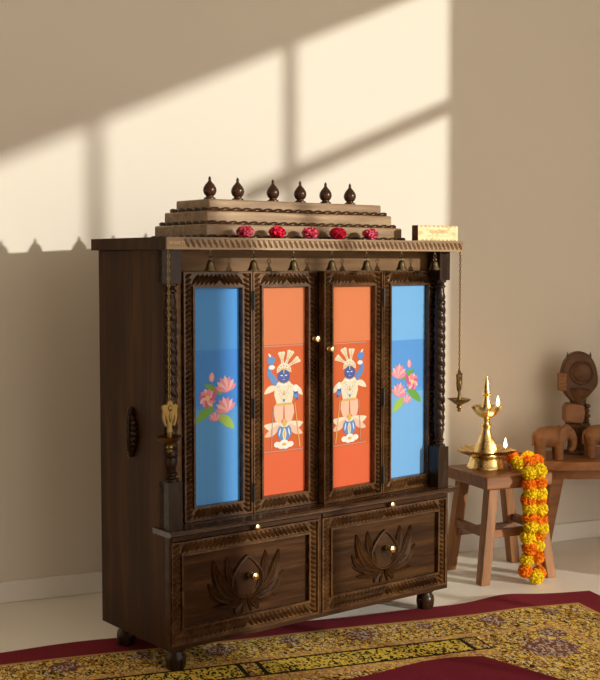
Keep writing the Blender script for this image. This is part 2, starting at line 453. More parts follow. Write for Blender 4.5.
def lotus_print(F):
    """F places a shape: list of (outline, ink) in the left panel's own u, z"""
    out = []
    def bloom(cx, cz, rx, rz, rot, open_=False):
        out.append((blob2(cx, cz, rx*.9, rz*.85, 16, 0, 0, rot), 0))
        for k, a in enumerate([-1.15, -.75, -.38, 0, .38, .75, 1.15] if not open_ else [i*2*PI/11 for i in range(11)]):
            d = rot+PI/2+a; L = (rz if not open_ else rx)*(1.08)
            bx, bz = (cx-math.cos(rot+PI/2)*rz*.7, cz-math.sin(rot+PI/2)*rz*.7) if not open_ else (cx, cz)
            ln = L*1.75 if not open_ else L
            out.append((leaf2((bx, bz), (bx+math.cos(d)*ln*(1-.12*abs(a) if not open_ else 1), bz+math.sin(d)*ln*(1-.12*abs(a) if not open_ else 1)), rx*.62, 0, 6), (1, 0, 2)[k % 3] if open_ else (0, 1)[k % 2]))
        if open_: out.append((blob2(cx, cz, rx*.3, rz*.3, 10), 5))
    out.append((leaf2((.140, .709), (.195, .679), .016, .002), 3))
    out.append((leaf2((.172, .652), (.112, .613), .024, -.003), 3))
    out.append((leaf2((.178, .628), (.232, .590), .026, .004), 4))
    out.append((blob2(.163, .725, .0085, .011), 0)); out.append((leaf2((.163, .714), (.165, .739), .010), 1))
    bloom(.206, .703, .021, .022, .1); bloom(.150, .673, .024, .022, .3, True); bloom(.204, .650, .019, .022, .25)
    out.append((leaf2((.166, .664), (.176, .700), .013), 2))
    bloom(.172, .624, .012, .013, 0)
    return out
def figure_print(F):
    o = []
    A = lambda X, Y: (.328+(X-45)*.000639, .715-(Y-242)*.000492)     # crop to panel
    def pl(pts, k): o.append(([A(*p) for p in pts], k))
    def el(cx, cy, rx, ry, k, n=16):
        c = A(cx, cy); o.append((blob2(c[0], c[1], rx*.000639, ry*.000492, n), k))
    def lf(p, q, w, k, b=0): o.append((leaf2(A(*p), A(*q), w*.00058, b*.0006), k))
    pl([(52,70),(250,70),(250,640),(52,640)], 13) if False else None
    for y in (75, 642): pl([(50, y), (252, y), (252, y+4), (50, y+4)], 11)
    # sweeping scarves
    lf((120,300), (48,330), 30, 6, -8); lf((185,300), (250,350), 30, 6, 8)
    lf((140,490), (46,500), 40, 6, 14); lf((165,490), (252,500), 40, 6, -14)
    lf((130,500), (50,560), 34, 10, 6); lf((170,500), (250,560), 34, 10, -6)
    # plumes and crown
    for (p, q) in (((144,186), (138,112)), ((156,186), (188,108)), ((166,192), (228,152))):
        dx_, dy_ = q[0]-p[0], q[1]-p[1]; L_ = math.hypot(dx_, dy_); nx_, ny_ = -dy_/L_, dx_/L_
        f = lambda t, w: (p[0]+dx_*t+nx_*w, p[1]+dy_*t+ny_*w)
        pl([f(0,-6), f(.45,-7), f(.8,-15), f(.98,-19), f(1.06,-9), f(1.02,0), f(1.06,9), f(.98,19), f(.8,15), f(.45,7), f(0,6)], 6)
        pl([f(.1,-1.5), f(.95,-1.5), f(.95,1.5), f(.1,1.5)], 11); pl([f(.4,-4), f(.9,-12), f(.93,-10), f(.45,-2.5)], 9); pl([f(.4,4), f(.9,12), f(.93,10), f(.45,2.5)], 9)
    pl([(112,222),(116,194),(130,176),(150,166),(170,176),(186,196),(190,222),(150,206)], 6)
    pl([(114,216),(150,200),(188,216),(188,210),(150,193),(116,210)], 9)
    for x, y in ((124,198),(136,188),(150,183),(164,188),(178,199)): el(x, y, 4, 4, 11, 8)
    # raised arm
    lf((118,300), (62,215), 34, 8, -6); lf((66,235), (92,150), 26, 8, -3); el(84,150,22,20,8); lf((84,135),(70,115),10,12); el(88,190,16,12,12)
    lf((190,290), (224,380), 26, 7, 4); el(212,310,14,20,12); el(214,352,14,12,8)
    # robe
    pl([(104,292),(126,276),(176,276),(200,292),(200,340),(190,395),(115,395),(100,340)], 6)
    pl([(100,400),(112,385),(148,394),(146,470),(128,494),(106,480),(98,440)], 10); pl([(200,400),(188,385),(152,394),(154,470),(172,494),(192,480),(204,440)], 10)
    el(150,284,38,20,6); el(150,276,30,14,12)
    el(150,242,32,38,7); lf((132,236), (146,238), 5, 12); lf((154,238), (168,236), 5, 12); pl([(148,240),(152,240),(153,252),(147,252)], 8); lf((142,260), (158,260), 4, 0)
    pl([(147,207),(153,207),(152,228),(148,228)], 9); pl([(120,262),(126,276),(150,284),(174,276),(180,262),(172,272),(150,279),(128,272)], 9)
    for k in range(13):
        t = k/12; el(116+68*t, 300+70*math.sin(PI*t), 3.2, 4, 9, 6); el(124+52*t, 296+46*math.sin(PI*t), 2.6, 3.4, 11, 6)
    for k in range(7): pl([(118+k*10, 305+abs(3-k)*-2), (120+k*10, 305), (121+k*9.6, 388), (119+k*9.6, 388)], 12)
    lf((150,316), (150,346), 9, 9); el(150,372,6,9,8,8)
    pl([(112,386),(188,386),(192,400),(108,400)], 9)
    # urn, flower base, staff
    el(152,545,38,47,8); el(152,505,22,12,6); lf((152,468), (152,516), 26, 9); lf((152,520), (152,592), 22, 6); lf((152,530), (152,580), 10, 9)
    lf((132,520), (124,565), 7, 12); lf((172,520), (180,565), 7, 12)
    for x, y, r in ((115,608,18),(136,618,20),(158,620,20),(182,612,18),(150,600,22)): el(x, y, r, 16, 12, 10)
    el(150,610,12,8,9,10)
    pl([(205,390),(209,390),(236,630),(230,630)], 9); pl([(92,400),(95,400),(86,630),(82,630)], 11)
    return o
def panel_art(mb, art, v, um=None):
    for i, (pts, k) in enumerate(art):
        p = [((2*um-x) if um else x, z) for x, z in pts]
        # keep the winding facing the viewer
        s = sum(p[i][0]*p[(i+1) % len(p)][1]-p[(i+1) % len(p)][0]*p[i][1] for i in range(len(p)))
        if s < 0: p = p[::-1]
        mb.flat(p, v-.0002-.00001*i, k+1)
def clip(art, lo, hi):
    return [([(min(max(x, lo), hi), z) for x, z in pts], k) for pts, k in art]

def door(loc, rz, u0, u1, mat, art, mirror, knob_u, hinge_us, label):
    """u0..u1 is the leaf, measured from loc; the picture's own u runs over the left door of its kind"""
    root_mb = MB(); z0, z1 = .367, .992
    carved_frame(root_mb, u0, u1, z0, z1, .0315, .040, .036, 0, .022)
    d = root_mb.build('door', M['walnut_carved'], cab, smooth=40); d.location = loc; d.rotation_euler = (0, 0, rz)
    d['label'] = label
    mb = MB(); vp = .015
    mb.box((u0+.028, vp, z0+.03), (u1-.028, vp+.004, z1-.034))
    c = (u0+u1)/2; half = (u1-u0)/2-.0318
    if art == 'lotus': a = lotus_print(None); cc = .176
    else: a = figure_print(None); cc = .392
    a = [([(x-cc+c, z) for x, z in pts], k) for pts, k in a]
    if mirror: a = [([(2*c-x, z) for x, z in pts], k) for pts, k in a]
    a = clip(a, c-half, c+half)
    panel_art(mb, a, vp)
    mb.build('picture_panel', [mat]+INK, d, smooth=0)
    if knob_u is not None:
        mb = MB()
        m = Matrix.Translation((knob_u, 0, .812 if loc[0] == 0 else .785)) @ Matrix.Rotation(PI/2, 4, 'X') @ Matrix.Scale(.82, 4)
        mb.lathe([(.0085,-.002),(.0085,.002),(.005,.004),(.0045,.010),(.0095,.014),(.0115,.019),(.0095,.024),(.0001,.0265)], seg=16, mtx=m)
        mb.build('knob', M['brass'], d, smooth=50)['label'] = 'brass knob'
    for hu in hinge_us:
        for hz in (.918, .64, .42):
            mb = MB(); mb.box((hu-.004, -.003, hz-.024), (hu+.004, .004, hz+.024)); mb.tube([(hu, -.004, hz-.025), (hu, -.004, hz+.025)], .0032, 8)
            mb.build('hinge', M['hinge'], d, smooth=40)
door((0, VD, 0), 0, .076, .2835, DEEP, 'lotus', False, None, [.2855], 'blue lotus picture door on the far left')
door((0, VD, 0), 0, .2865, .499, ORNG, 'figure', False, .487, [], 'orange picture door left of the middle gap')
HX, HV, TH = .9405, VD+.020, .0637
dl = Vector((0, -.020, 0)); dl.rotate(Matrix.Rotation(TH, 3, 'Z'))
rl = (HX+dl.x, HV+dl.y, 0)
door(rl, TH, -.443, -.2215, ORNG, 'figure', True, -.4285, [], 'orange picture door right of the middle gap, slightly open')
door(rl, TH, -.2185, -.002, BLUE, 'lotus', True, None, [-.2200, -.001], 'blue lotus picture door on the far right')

# --- drawers ------------------------------------------------------
def petal(mb, pts, wd, h, v, taper=.65, grooves=True):
    P = bez(pts, 10); n = len(P); vs, fs = [], []
    for i, (x, z) in enumerate(P):
        a = P[max(i-1, 0)]; b = P[min(i+1, n-1)]; dx, dz = b[0]-a[0], b[1]-a[1]; L = math.hypot(dx, dz); nx, nz = -dz/L, dx/L
        t = i/(n-1); w = wd/2*max(.05, math.sin(PI*(t*.93+.06))**taper); hh = h*(.35+.65*math.sin(PI*min(1, t*.9+.12)))
        for q, k in ((-1, -.05), (-.72, .9), (-.32, .45), (0, 1.0), (.32, .45), (.72, .9), (1, -.05)):
            vs.append((x+nx*w*q, v-hh*(k if grooves else max(k, 0)), z+nz*w*q))
    for i in range(n-1):
        for k in range(6): fs.append((i*7+k, i*7+k+1, (i+1)*7+k+1, (i+1)*7+k))
    fs.append(tuple(range(7))); fs.append(tuple(reversed(range((n-1)*7, n*7))))
    mb.add(vs, fs)
def lotus_relief(cx, cz, v):
    mb = MB()
    S = lambda l: [(cx+a, cz+b) for a, b in l]
    for s in (-1, 1):
        petal(mb, S([(s*.022, -.040), (s*.085, -.030), (s*.102, .066)]), .042, .012, v)
        petal(mb, S([(s*.028, -.030), (s*.060, .010), (s*.060, .070)]), .032, .009, v)
        petal(mb, S([(s*.020, -.044), (s*.085, -.046), (s*.118, .010)]), .032, .011, v)
        petal(mb, S([(s*.014, -.050), (s*.070, -.040), (s*.114, -.024)]), .024, .010, v)
        petal(mb, S([(s*.014, -.050), (s*.050, -.060), (s*.102, -.052)]), .020, .010, v)
        petal(mb, S([(s*.010, -.046), (s*.030, -.062), (s*.036, -.080)]), .022, .006, v)
        petal(mb, S([(s*.004, -.046), (s*.010, -.062), (s*.014, -.084)]), .012, .005, v)
    # heart-shaped bud with a raised rim
    out = []
    for i in range(28):
        a = 2*PI*i/28; r = 1.0
        x = .053*math.sin(a)*(1 if math.cos(a) > 0 else 1-.28*math.cos(a)**2); z = -.046*math.cos(a) if math.cos(a) > 0 else -.068*math.cos(a)*(1-.18*abs(math.sin(a)))
        out.append((x, z))
    vs = [(cx+x, v+.0005, cz+z) for x, z in out]+[(cx+x*.97, v-.0085, cz+z*.97) for x, z in out]+[(cx+x*.88, v-.0090, cz+z*.90) for x, z in out]+[(cx+x*.80, v-.0040, cz+z*.85) for x, z in out]
    fs = []; n = 28
    for r in range(3):
        for i in range(n): fs.append((r*n+i, r*n+(i+1) % n, (r+1)*n+(i+1) % n, (r+1)*n+i))
    vs.append((cx, v-.0042, cz)); c = len(vs)-1
    for i in range(n): fs.append((3*n+i, 3*n+(i+1) % n, c))
    mb.add(vs, [f for f in fs])
    return mb
def knob(u, z, v, parent, s=1.0):
    mb = MB(); m = Matrix.Translation((u, v, z)) @ Matrix.Rotation(PI/2, 4, 'X') @ Matrix.Scale(s, 4)
    mb.lathe([(.0095,-.002),(.0095,.002),(.0080,.004),(.0080,.010),(.0105,.015),(.0128,.022),(.0105,.028),(.0001,.031)], seg=18, mtx=m)
    mb.build('knob', M['brass'], parent, smooth=50)['label'] = 'brass knob'
for (a, b, kc, tk, lc, nm) in ((.0065, .4665, .242, .252, .236, 'left'), (.4785, .9435, .713, .716, .707, 'right')):
    mb = MB()
    carved_frame(mb, a, b, .079, .334, .034, .036, .040, -.002, .020, pitch=.0130, lh=.0100)
    dr = mb.build('drawer', M['walnut_carved'], cab, smooth=40)
    mb = MB(); mb.box((a+.030, .009, .115), (b-.030, .014, .302)); mb.build('panel', M['walnut_panel'], dr, smooth=0)
    lotus_relief(lc, .205, .009).build('lotus_carving', M['walnut_relief'], dr, smooth=26)
    knob(kc, .220, -.0005, dr, .88)
    mb = MB(); mb.box((a, -.002, .336), (b, .018, .3518)); tr = mb.build('tray_front', M['walnut_h'], cab, smooth=30, bevel=.0015)
    knob(tk, .344, -.0015, tr, .7)

# ------------------------------------------------------------------ things on and under the cornice
def make_bell():
    r = thing('hanging_bell', '', 'bell', (0, 0, 0), YAW, 'little brass bells under the cornice')
    mb = MB(); mb.lathe([(.0030,-.0265),(.0048,-.0275),(.0066,-.031),(.0080,-.037),(.0098,-.044),(.0128,-.0500),(.0134,-.0520),(.0118,-.0510),(.0085,-.045),(.004,-.032)], seg=18)
    mb.build('bell_body', M['bell_brass'], r, smooth=50)
    mb = MB(); mb.tube([(0,0,0), (0,0,-.008)], .0012, 6)
    ring = [(.0042*math.cos(a), 0, -.0125+.0055*math.sin(a)) for a in [2*PI*i/12 for i in range(12)]]
    mb.tube(ring, .0011, 6, closed=True); mb.tube([(0, y, z-.0105) for x, y, z in [(p[0], p[0], p[2]) for p in ring]], .0011, 6, closed=True); mb.build('hook', M['bell_brass'], r, smooth=60)
    mb = MB(); mb.tube([(0,0,-.024), (0,0,-.048)], .0009, 6); mb.ell((0,0,-.050), (.0032,.0032,.0036), 10, 8); mb.build('clapper', M['bell_brass'], r, smooth=60)
    return r
b0 = make_bell()
lab = ['leftmost little brass bell under the cornice, above the left blue door', 'second little brass bell from the left, above the hinges of the left doors', 'third brass bell from the left, above the left orange door', 'middle brass bell of seven, above the gap between the doors', 'third brass bell from the right, above the right orange door', 'second brass bell from the right, above the right door hinges', 'rightmost little brass bell, above the right blue door near the column']
for i, u in enumerate((.117, .246, .373, .500, .622, .750, .878)):
    b = b0 if i == 0 else copy_tree(b0); b.scale = (1.22, 1.22, 1.0)
    b.location = cw(u, -.012, ZSB+.0004); b['label'] = lab[i]

# pompom flowers
def pompom_mesh(name, R, n, mat, core, curl=.35, wid=.30, ln=.42):
    mb = MB(); mb.ell((0,0,0), (R*.88,)*3, 12, 10, 1)
    g = PI*(3-5**.5); rnd = random.Random(name)
    for i in range(n):
        z = 1-2*(i+.5)/n; r = math.sqrt(1-z*z); a = g*i
        d = Vector((r*math.cos(a), r*math.sin(a), z)); x = d.cross(Vector((0,0,1)) if abs(z) < .9 else Vector((1,0,0))).normalized(); y = d.cross(x)
        th = rnd.uniform(0, 2*PI); s = x*math.cos(th)+y*math.sin(th); q = d.cross(s)
        b = d*R*.78; m = d*R*.94; e = d*R*rnd.uniform(.96, 1.06)+q*R*curl*.5
        w = R*wid
        vs = [b, m-s*w+q*R*.06, m+q*R*-.05, m+s*w+q*R*.06, e-s*w*.75, e+d*R*.06, e+s*w*.75]
        mb.add(vs, [(0,1,2),(0,2,3),(1,4,5,2),(2,5,6,3)], 0)
    o = mb.build(name, [mat, core], None, smooth=80); me = o.data; bpy.data.objects.remove(o); return me
M['pink'] = plain('pink petals', (.86, .13, .22), .7, 0, .2, .2, 90); M['red'] = plain('crimson petals', (.80, .015, .060), .7, 0, .2, .2, 90)
M['redcore'] = plain('dark flower heart', (.5, .01, .05), .9)
pk = pompom_mesh('pink_pompom', .020, 90, M['pink'], M['redcore']); rd = pompom_mesh('red_pompom', .0205, 90, M['red'], M['redcore'])
for u, me, L in ((.232, pk, 'leftmost pink flower lying before the roof base'), (.333, rd, 'crimson flower second from the left before the roof base'), (.440, pk, 'pink flower in the middle of the row on the cornice'), (.535, rd, 'crimson flower fourth from the left, second from the right'), (.649, pk, 'rightmost pink flower on the cornice, toward the plaque')):
    o = bpy.data.objects.new('flower_head', me); COL.objects.link(o); o.location = cw(u, .004, ZST+.0162); o.rotation_euler = (0, 0, u*25); o.scale = (1.05, 1.05, .76)
    tag(o, L, 'flower', 'flower heads in front of the roof')

# plaque
pq = thing('plaque', 'small cream wooden plaque with dark side standing on right end of the cornice', 'plaque', cw(.884, -.005, ZST), YAW)
mb = MB(); mb.box((-.0775, -.012, .0003), (.078, .012, .0435)); mb.build('block', plain('brown plaque wood', (.115, .042, .018), .5, 0, .4, .2), pq, smooth=30, bevel=.001)
t = NT('cream plaque face'); f = t.noise(t.coord(), 60, 4)
t.l(t.ramp(f, [(.36, (.62, .44, .20)), (.47, (.80, .66, .38)), (.7, (.84, .71, .43))]), t.b.inputs['Base Color']); t.b.inputs['Roughness'].default_value = .6
mb = MB(); mb.box((-.0775, -.0138, .0010), (.0785, -.0119, .0430)); fc = mb.build('face_plate', t.m, pq, smooth=0); fc['label'] = 'cream lettered face'
brown = plain('engraved brown', (.42, .26, .10), .6)
text_mesh('BENEDIMER', .0135, brown, 'lettering', fc, Matrix.Translation((.002, -.0139, .026)) @ Matrix.Rotation(PI/2, 4, 'X'), .0002)
mb = MB(); mb.box((-.042, -.0141, .0142), (.050, -.0137, .0149))
for x0 in range(9):
    mb.ell((-.066+x0*.0165, -.0138, .0405+.001*(x0 % 2)), (.005, .0006, .0016), 8, 6); mb.ell((-.060+x0*.0160, -.0138, .0030), (.005, .0006, .0014), 8, 6)
mb.build('border_line', brown, fc, smooth=0)

# ------------------------------------------------------------------ hanging lamps
def make_hanging_lamp():
    r = thing('hanging_lamp', '', 'hanging lamp', (0, 0, 0), YAW, 'brass lamps hung from the cornice ends')
    mb = MB(); z = -.003; i = 0
    while z > -.358:
        ring = []
        for k in range(10):
            a = 2*PI*k/10; x, q = .0028*math.cos(a), .0058*math.sin(a)
            ring.append((x, 0, z-.004+q) if i % 2 else (0, x, z-.004+q))
        mb.tube(ring, .00115, 5, closed=True); z -= .0088; i += 1
    mb.tube([(0,0,.0), (0,0,-.006)], .0016, 6)
    mb.build('chain', M['old_brass'], r, smooth=60)
    # bird-and-vase shaped holder
    half = [(0,-.357),(.006,-.362),(.009,-.370),(.016,-.368),(.022,-.372),(.0195,-.385),(.021,-.397),(.017,-.412),(.012,-.422),(.0085,-.420),(.013,-.408),(.013,-.394),(.0095,-.402),(.0055,-.414),(.0050,-.428),(.0065,-.436)]
    mb = MB(); out = half+[(-x, z) for x, z in reversed(half) if x > 0]
    # split in strips so the outline with cut-outs fills cleanly
    mb.prism(out[::-1], -.0030, .0030)
    mb.ell((0,-.003,-.378), (.006,.003,.008), 12, 8); mb.ell((0,-.003,-.400), (.004,.003,.012), 12, 8)
    mb.build('bird_ornament', M['old_brass'], r, smooth=30, bevel=.0006)
    mb = MB()
    prof = [(.0001,-.486),(.004,-.485),(.0065,-.481),(.0045,-.477),(.0085,-.473),(.0085,-.469),(.006,-.466),(.018,-.459),(.026,-.452),(.030,-.447),(.0305,-.4455),(.028,-.4455),(.018,-.452),(.006,-.455),(.005,-.436),(.0001,-.434)]
    mb.lathe(prof, seg=32, rf=lambda a, z, rr: rr*(1+.26*max(0, math.cos(2.5*(a)))**6*0+.24*max(0, math.cos(4*a))**5*(1 if rr > .02 else 0)))
    mb.build('lamp_bowl', M['old_brass'], r, smooth=40)
    return r
h1 = make_hanging_lamp(); h1.location = cw(-.0105, -.0245, ZSB); h1['label'] = 'brass lamp on a chain in front of the left column'
h2 = copy_tree(h1); h2.location = cw(.968, -.0245, ZSB); h2['label'] = 'brass lamp on a chain from the right cornice end, against the wall'
h2.rotation_euler = (0, 0, YAW+.45); h2.scale = (.95,)*3

# ------------------------------------------------------------------ stool
st = thing('stool', 'low square wooden stool with splayed legs carrying the brass oil lamp', 'stool', (2.145, -.300, 0), math.radians(-1))
mb = MB(); mb.box((-.126, -.125, .303), (.120, .122, .345)); mb.build('seat', M['teak_h'], st, smooth=30, bevel=.005)
def leg(mb, top, bot, a=.018, b=.017):
    (x0, y0, z0), (x1, y1, z1) = top, bot
    vs = [(x1-b,y1-b,z1),(x1+b,y1-b,z1),(x1+b,y1+b,z1),(x1-b,y1+b,z1),(x0-a,y0-a,z0),(x0+a,y0-a,z0),(x0+a,y0+a,z0),(x0-a,y0+a,z0)]
    mb.add(vs, [(0,3,2,1),(4,5,6,7),(0,1,5,4),(1,2,6,5),(2,3,7,6),(3,0,4,7)])
for sx in (-1, 1):
    for sy in (-1, 1):
        mb = MB(); leg(mb, (sx*.082-.004, sy*.088, .303), (sx*.124, sy*.106, 0)); mb.build('leg', M['teak'], st, smooth=30, bevel=.003)
def rail(a, b, hw=.010, hh=.013):
    mb = MB(); a, b = Vector(a), Vector(b); d = (b-a).normalized(); s = d.cross(Vector((0,0,1))).normalized()*hw; u = Vector((0,0,hh))
    vs = [a-s-u, a+s-u, a+s+u, a-s+u, b-s-u, b+s-u, b+s+u, b-s+u]
    mb.add(vs, [(0,1,2,3),(7,6,5,4),(0,4,5,1),(1,5,6,2),(2,6,7,3),(3,7,4,0)]); return mb.build('stretcher', M['teak_h'], st, smooth=30, bevel=.002)
rail((-.108, -.096, .160), (-.108, .096, .160)); rail((.108, -.096, .160), (.108, .096, .160))
rail((-.106, -.094, .190), (.106, -.094, .190)) if False else None
rail((-.112, .088, .130), (.112, .088, .130)); rail((-.110, -.095, .158), (.110, -.095, .158))

# ------------------------------------------------------------------ brass oil lamp with two flames
lp = thing('oil_lamp', 'tall brass oil lamp with two burning wicks standing on the stool', 'oil lamp', (2.112, -.268, .3452), 0)
mb = MB(); mb.lathe([(.0001,0),(.062,0),(.0625,.004),(.060,.008),(.057,.014),(.053,.028),(.049,.036),(.046,.038),(.030,.040),(.0001,.040)], seg=40); mb.build('base', M['brass'], lp, smooth=40)
def spouts(a, z, r, n=5, ph=.35, k=.20, lim=.05): return r*(1+(k*max(0, math.cos(n*(a-ph)/2))**8*0+k*(max(0, math.cos(n*(a-ph))))**4)*min(1, max(0, (r-lim*.45)/(lim*.5))))
mb = MB(); mb.lathe([(.030,.0395),(.048,.040),(.060,.045),(.074,.053),(.083,.060),(.085,.063),(.082,.0625),(.066,.054),(.045,.048),(.020,.046),(.0001,.046)], seg=80, rf=lambda a, z, r: spouts(a, z, r, 5, .5, .24, .08))
mb.build('lower_bowl', M['brass'], lp, smooth=40)
mb = MB(); mb.lathe([(.0001,.045),(.041,.046),(.041,.052),(.039,.058),(.035,.070),(.028,.088),(.020,.106),(.0155,.122),(.0145,.134),(.0170,.138),(.0170,.142),(.0120,.145),(.0105,.152),(.0125,.158),(.010,.163),(.0125,.167),(.0001,.168)], seg=32); mb.build('stem', M['brass'], lp, smooth=40)
mb = MB(); mb.lathe([(.010,.1665),(.020,.167),(.030,.175),(.038,.187),(.0435,.198),(.045,.203),(.042,.2025),(.032,.190),(.020,.182),(.0001,.181)], seg=80, rf=lambda a, z, r: spouts(a, z, r, 5, .5, .22, .045))
mb.build('upper_bowl', M['brass'], lp, smooth=40)
mb = MB(); mb.lathe([(.0001,.180),(.0185,.182),(.0195,.188),(.0165,.200),(.0125,.215),(.0095,.228),(.0090,.234),(.0140,.239),(.0150,.242),(.0115,.246),(.0125,.252),(.0110,.262),(.0080,.280),(.0048,.296),(.0052,.299),(.0040,.303),(.0001,.306)], seg=28); mb.build('finial', M['brass'], lp, smooth=40)
t = NT('flame'); t.t.nodes.remove(t.b); e = t.n('ShaderNodeEmission'); e.inputs['Color'].default_value = (1, .74, .34, 1); e.inputs['Strength'].default_value = 9; t.l(e.outputs[0], t.out.inputs[0]); M['flame'] = t.m
for (fx, fy, fz, nm) in ((.030, -.022, .199, 'upper'), (.057, -.027, .060, 'lower')):
    mb = MB(); mb.tube([(fx*.6, fy*.6, fz-.006), (fx*.9, fy*.9, fz), (fx, fy, fz+.007)], .0016, 6); w = mb.build('wick', plain('charred wick', (.05, .035, .02), .9), lp, smooth=40)
    mb = MB(); mb.lathe([(.0001,.004),(.0040,.008),(.0058,.014),(.0050,.021),(.0030,.029),(.0012,.036),(.0001,.040)], (fx, fy, fz), 14); mb.build('flame', M['flame'], w, smooth=80)
    L = bpy.data.lights.new('flame_light', 'POINT'); L.energy = .35; L.color = (1, .55, .2); L.shadow_soft_size = .012
    lo = bpy.data.objects.new('flame_light', L); COL.objects.link(lo); lo.location = (2.112+fx, -.268+fy-.02, .3452+fz+.03)

# ------------------------------------------------------------------ marigold garland
M['yel'] = plain('yellow marigold', (.95, .66, .015), .7, 0, .1, .12, 120); M['yelc'] = plain('yellow heart', (.90, .55, .008), .9)
M['orn'] = plain('orange marigold', (.95, .235, .008), .7, 0, .1, .15, 120); M['ornc'] = plain('orange heart', (.88, .16, .004), .9)
ym = pompom_mesh('yellow_marigold', .0232, 300, M['yel'], M['yelc'], .35, .16); om = pompom_mesh('orange_marigold', .0232, 300, M['orn'], M['ornc'], .35, .16)
G = [('o', 2.222, -.258, .370), ('y', 2.262, -.290, .371), ('y', 2.172, -.364, .371), ('o', 2.203, -.380, .373), ('o', 2.246, -.362, .372), ('y', 2.154, -.455, .353), ('y', 2.2, -.455, .358), ('o', 2.153, -.456, .316), ('o', 2.203, -.456, .320), ('y', 2.155, -.462, .292), ('y', 2.199, -.462, .288), ('o', 2.15, -.456, .270), ('o', 2.203, -.456, .270), ('y', 2.154, -.459, .242), ('y', 2.204, -.459, .238), ('o', 2.156, -.456, .213), ('o', 2.205, -.456, .204), ('y', 2.157, -.462, .186), ('y', 2.207, -.462, .177), ('o', 2.201, -.452, .150), ('y', 2.15, -.456, .149), ('y', 2.195, -.456, .121), ('o', 2.155, -.460, .115), ('o', 2.191, -.462, .086), ('y', 2.148, -.456, .078), ('o', 2.144, -.455, .044), ('o', 2.203, -.455, .032), ('y', 2.174, -.470, .0255)]
ga = thing('marigold_garland', 'orange and yellow marigold garland hanging over the stool edge to the floor', 'garland', (2.175, -.455, 0))
for c, x, y, z in G:
    o = bpy.data.objects.new('marigold', ym if c == 'y' else om); COL.objects.link(o); o.parent = ga
    o.location = ((x if x < 2.19 or y > -.44 else x-.009)-2.175, y+.455, z); o.rotation_euler = (random.uniform(0, 6), random.uniform(0, 6), random.uniform(0, 6)); o.scale = (random.uniform(.92, 1.04),)*3
    o['label'] = 'yellow marigold' if c == 'y' else 'orange marigold'
ls = [(2.222,-.258,.37),(2.225,-.32,.37),(2.203,-.38,.372),(2.16,-.43,.368),(2.154,-.455,.35),(2.153,-.457,.27),(2.156,-.457,.19),(2.152,-.457,.11),(2.146,-.455,.05),(2.174,-.47,.026),(2.203,-.455,.036),(2.193,-.46,.09),(2.2,-.455,.17),(2.205,-.457,.25),(2.2,-.457,.33),(2.2,-.45,.362),(2.246,-.362,.372),(2.262,-.29,.371)]
mb = MB(); mb.tube([p-Vector((2.175,-.455,0)) for p in catmull(ls, 4)], .0015, 5); mb.build('string', plain('cotton string', (.55, .40, .18), .9), ga, smooth=60)

# ------------------------------------------------------------------ half-round table by the wall
TX, TY, TA, TB, TZ = 2.72, -.018, .430, .312, .340
tb = thing('console_table', 'low half-round wooden table against the wall carrying the carved elephants', 'table', (TX, TY, 0))
def halfround(a, b, n=36): return [(-a*math.cos(PI*i/n), -b*math.sin(PI*i/n)) for i in range(n+1)]
def slabmesh(out, z0, z1):
    mb = MB(); n = len(out); vs = [(x,y,z0) for x, y in out]+[(x,y,z1) for x, y in out]
    fs = [tuple(reversed(range(n))), tuple(range(n, 2*n))]+[(i, (i+1) % n, n+(i+1) % n, n+i) for i in range(n)]
    mb.add(vs, fs); return mb
slabmesh(halfround(TA, TB), .309, TZ).build('tabletop', M['table'], tb, smooth=30, bevel=.004)
slabmesh([(x, y-.012) for x, y in halfround(TA-.09, TB-.085)], .268, .309).build('apron', M['table'], tb, smooth=30)
for tx, ty, bx, by in ((-.240, -.120, -.316, -.150), (.245, -.105, .315, -.150), (0, -.17, 0, -.24)):
    if tx == 0: continue
    mb = MB(); leg(mb, (tx, ty, .309), (bx, by, 0), .028, .018); mb.build('leg', M['table'], tb, smooth=30, bevel=.003)
mb = MB(); leg(mb, (.05, -.200, .309), (.06, -.230, 0), .022, .018); mb.build('leg', M['table'], tb, smooth=30, bevel=.003)

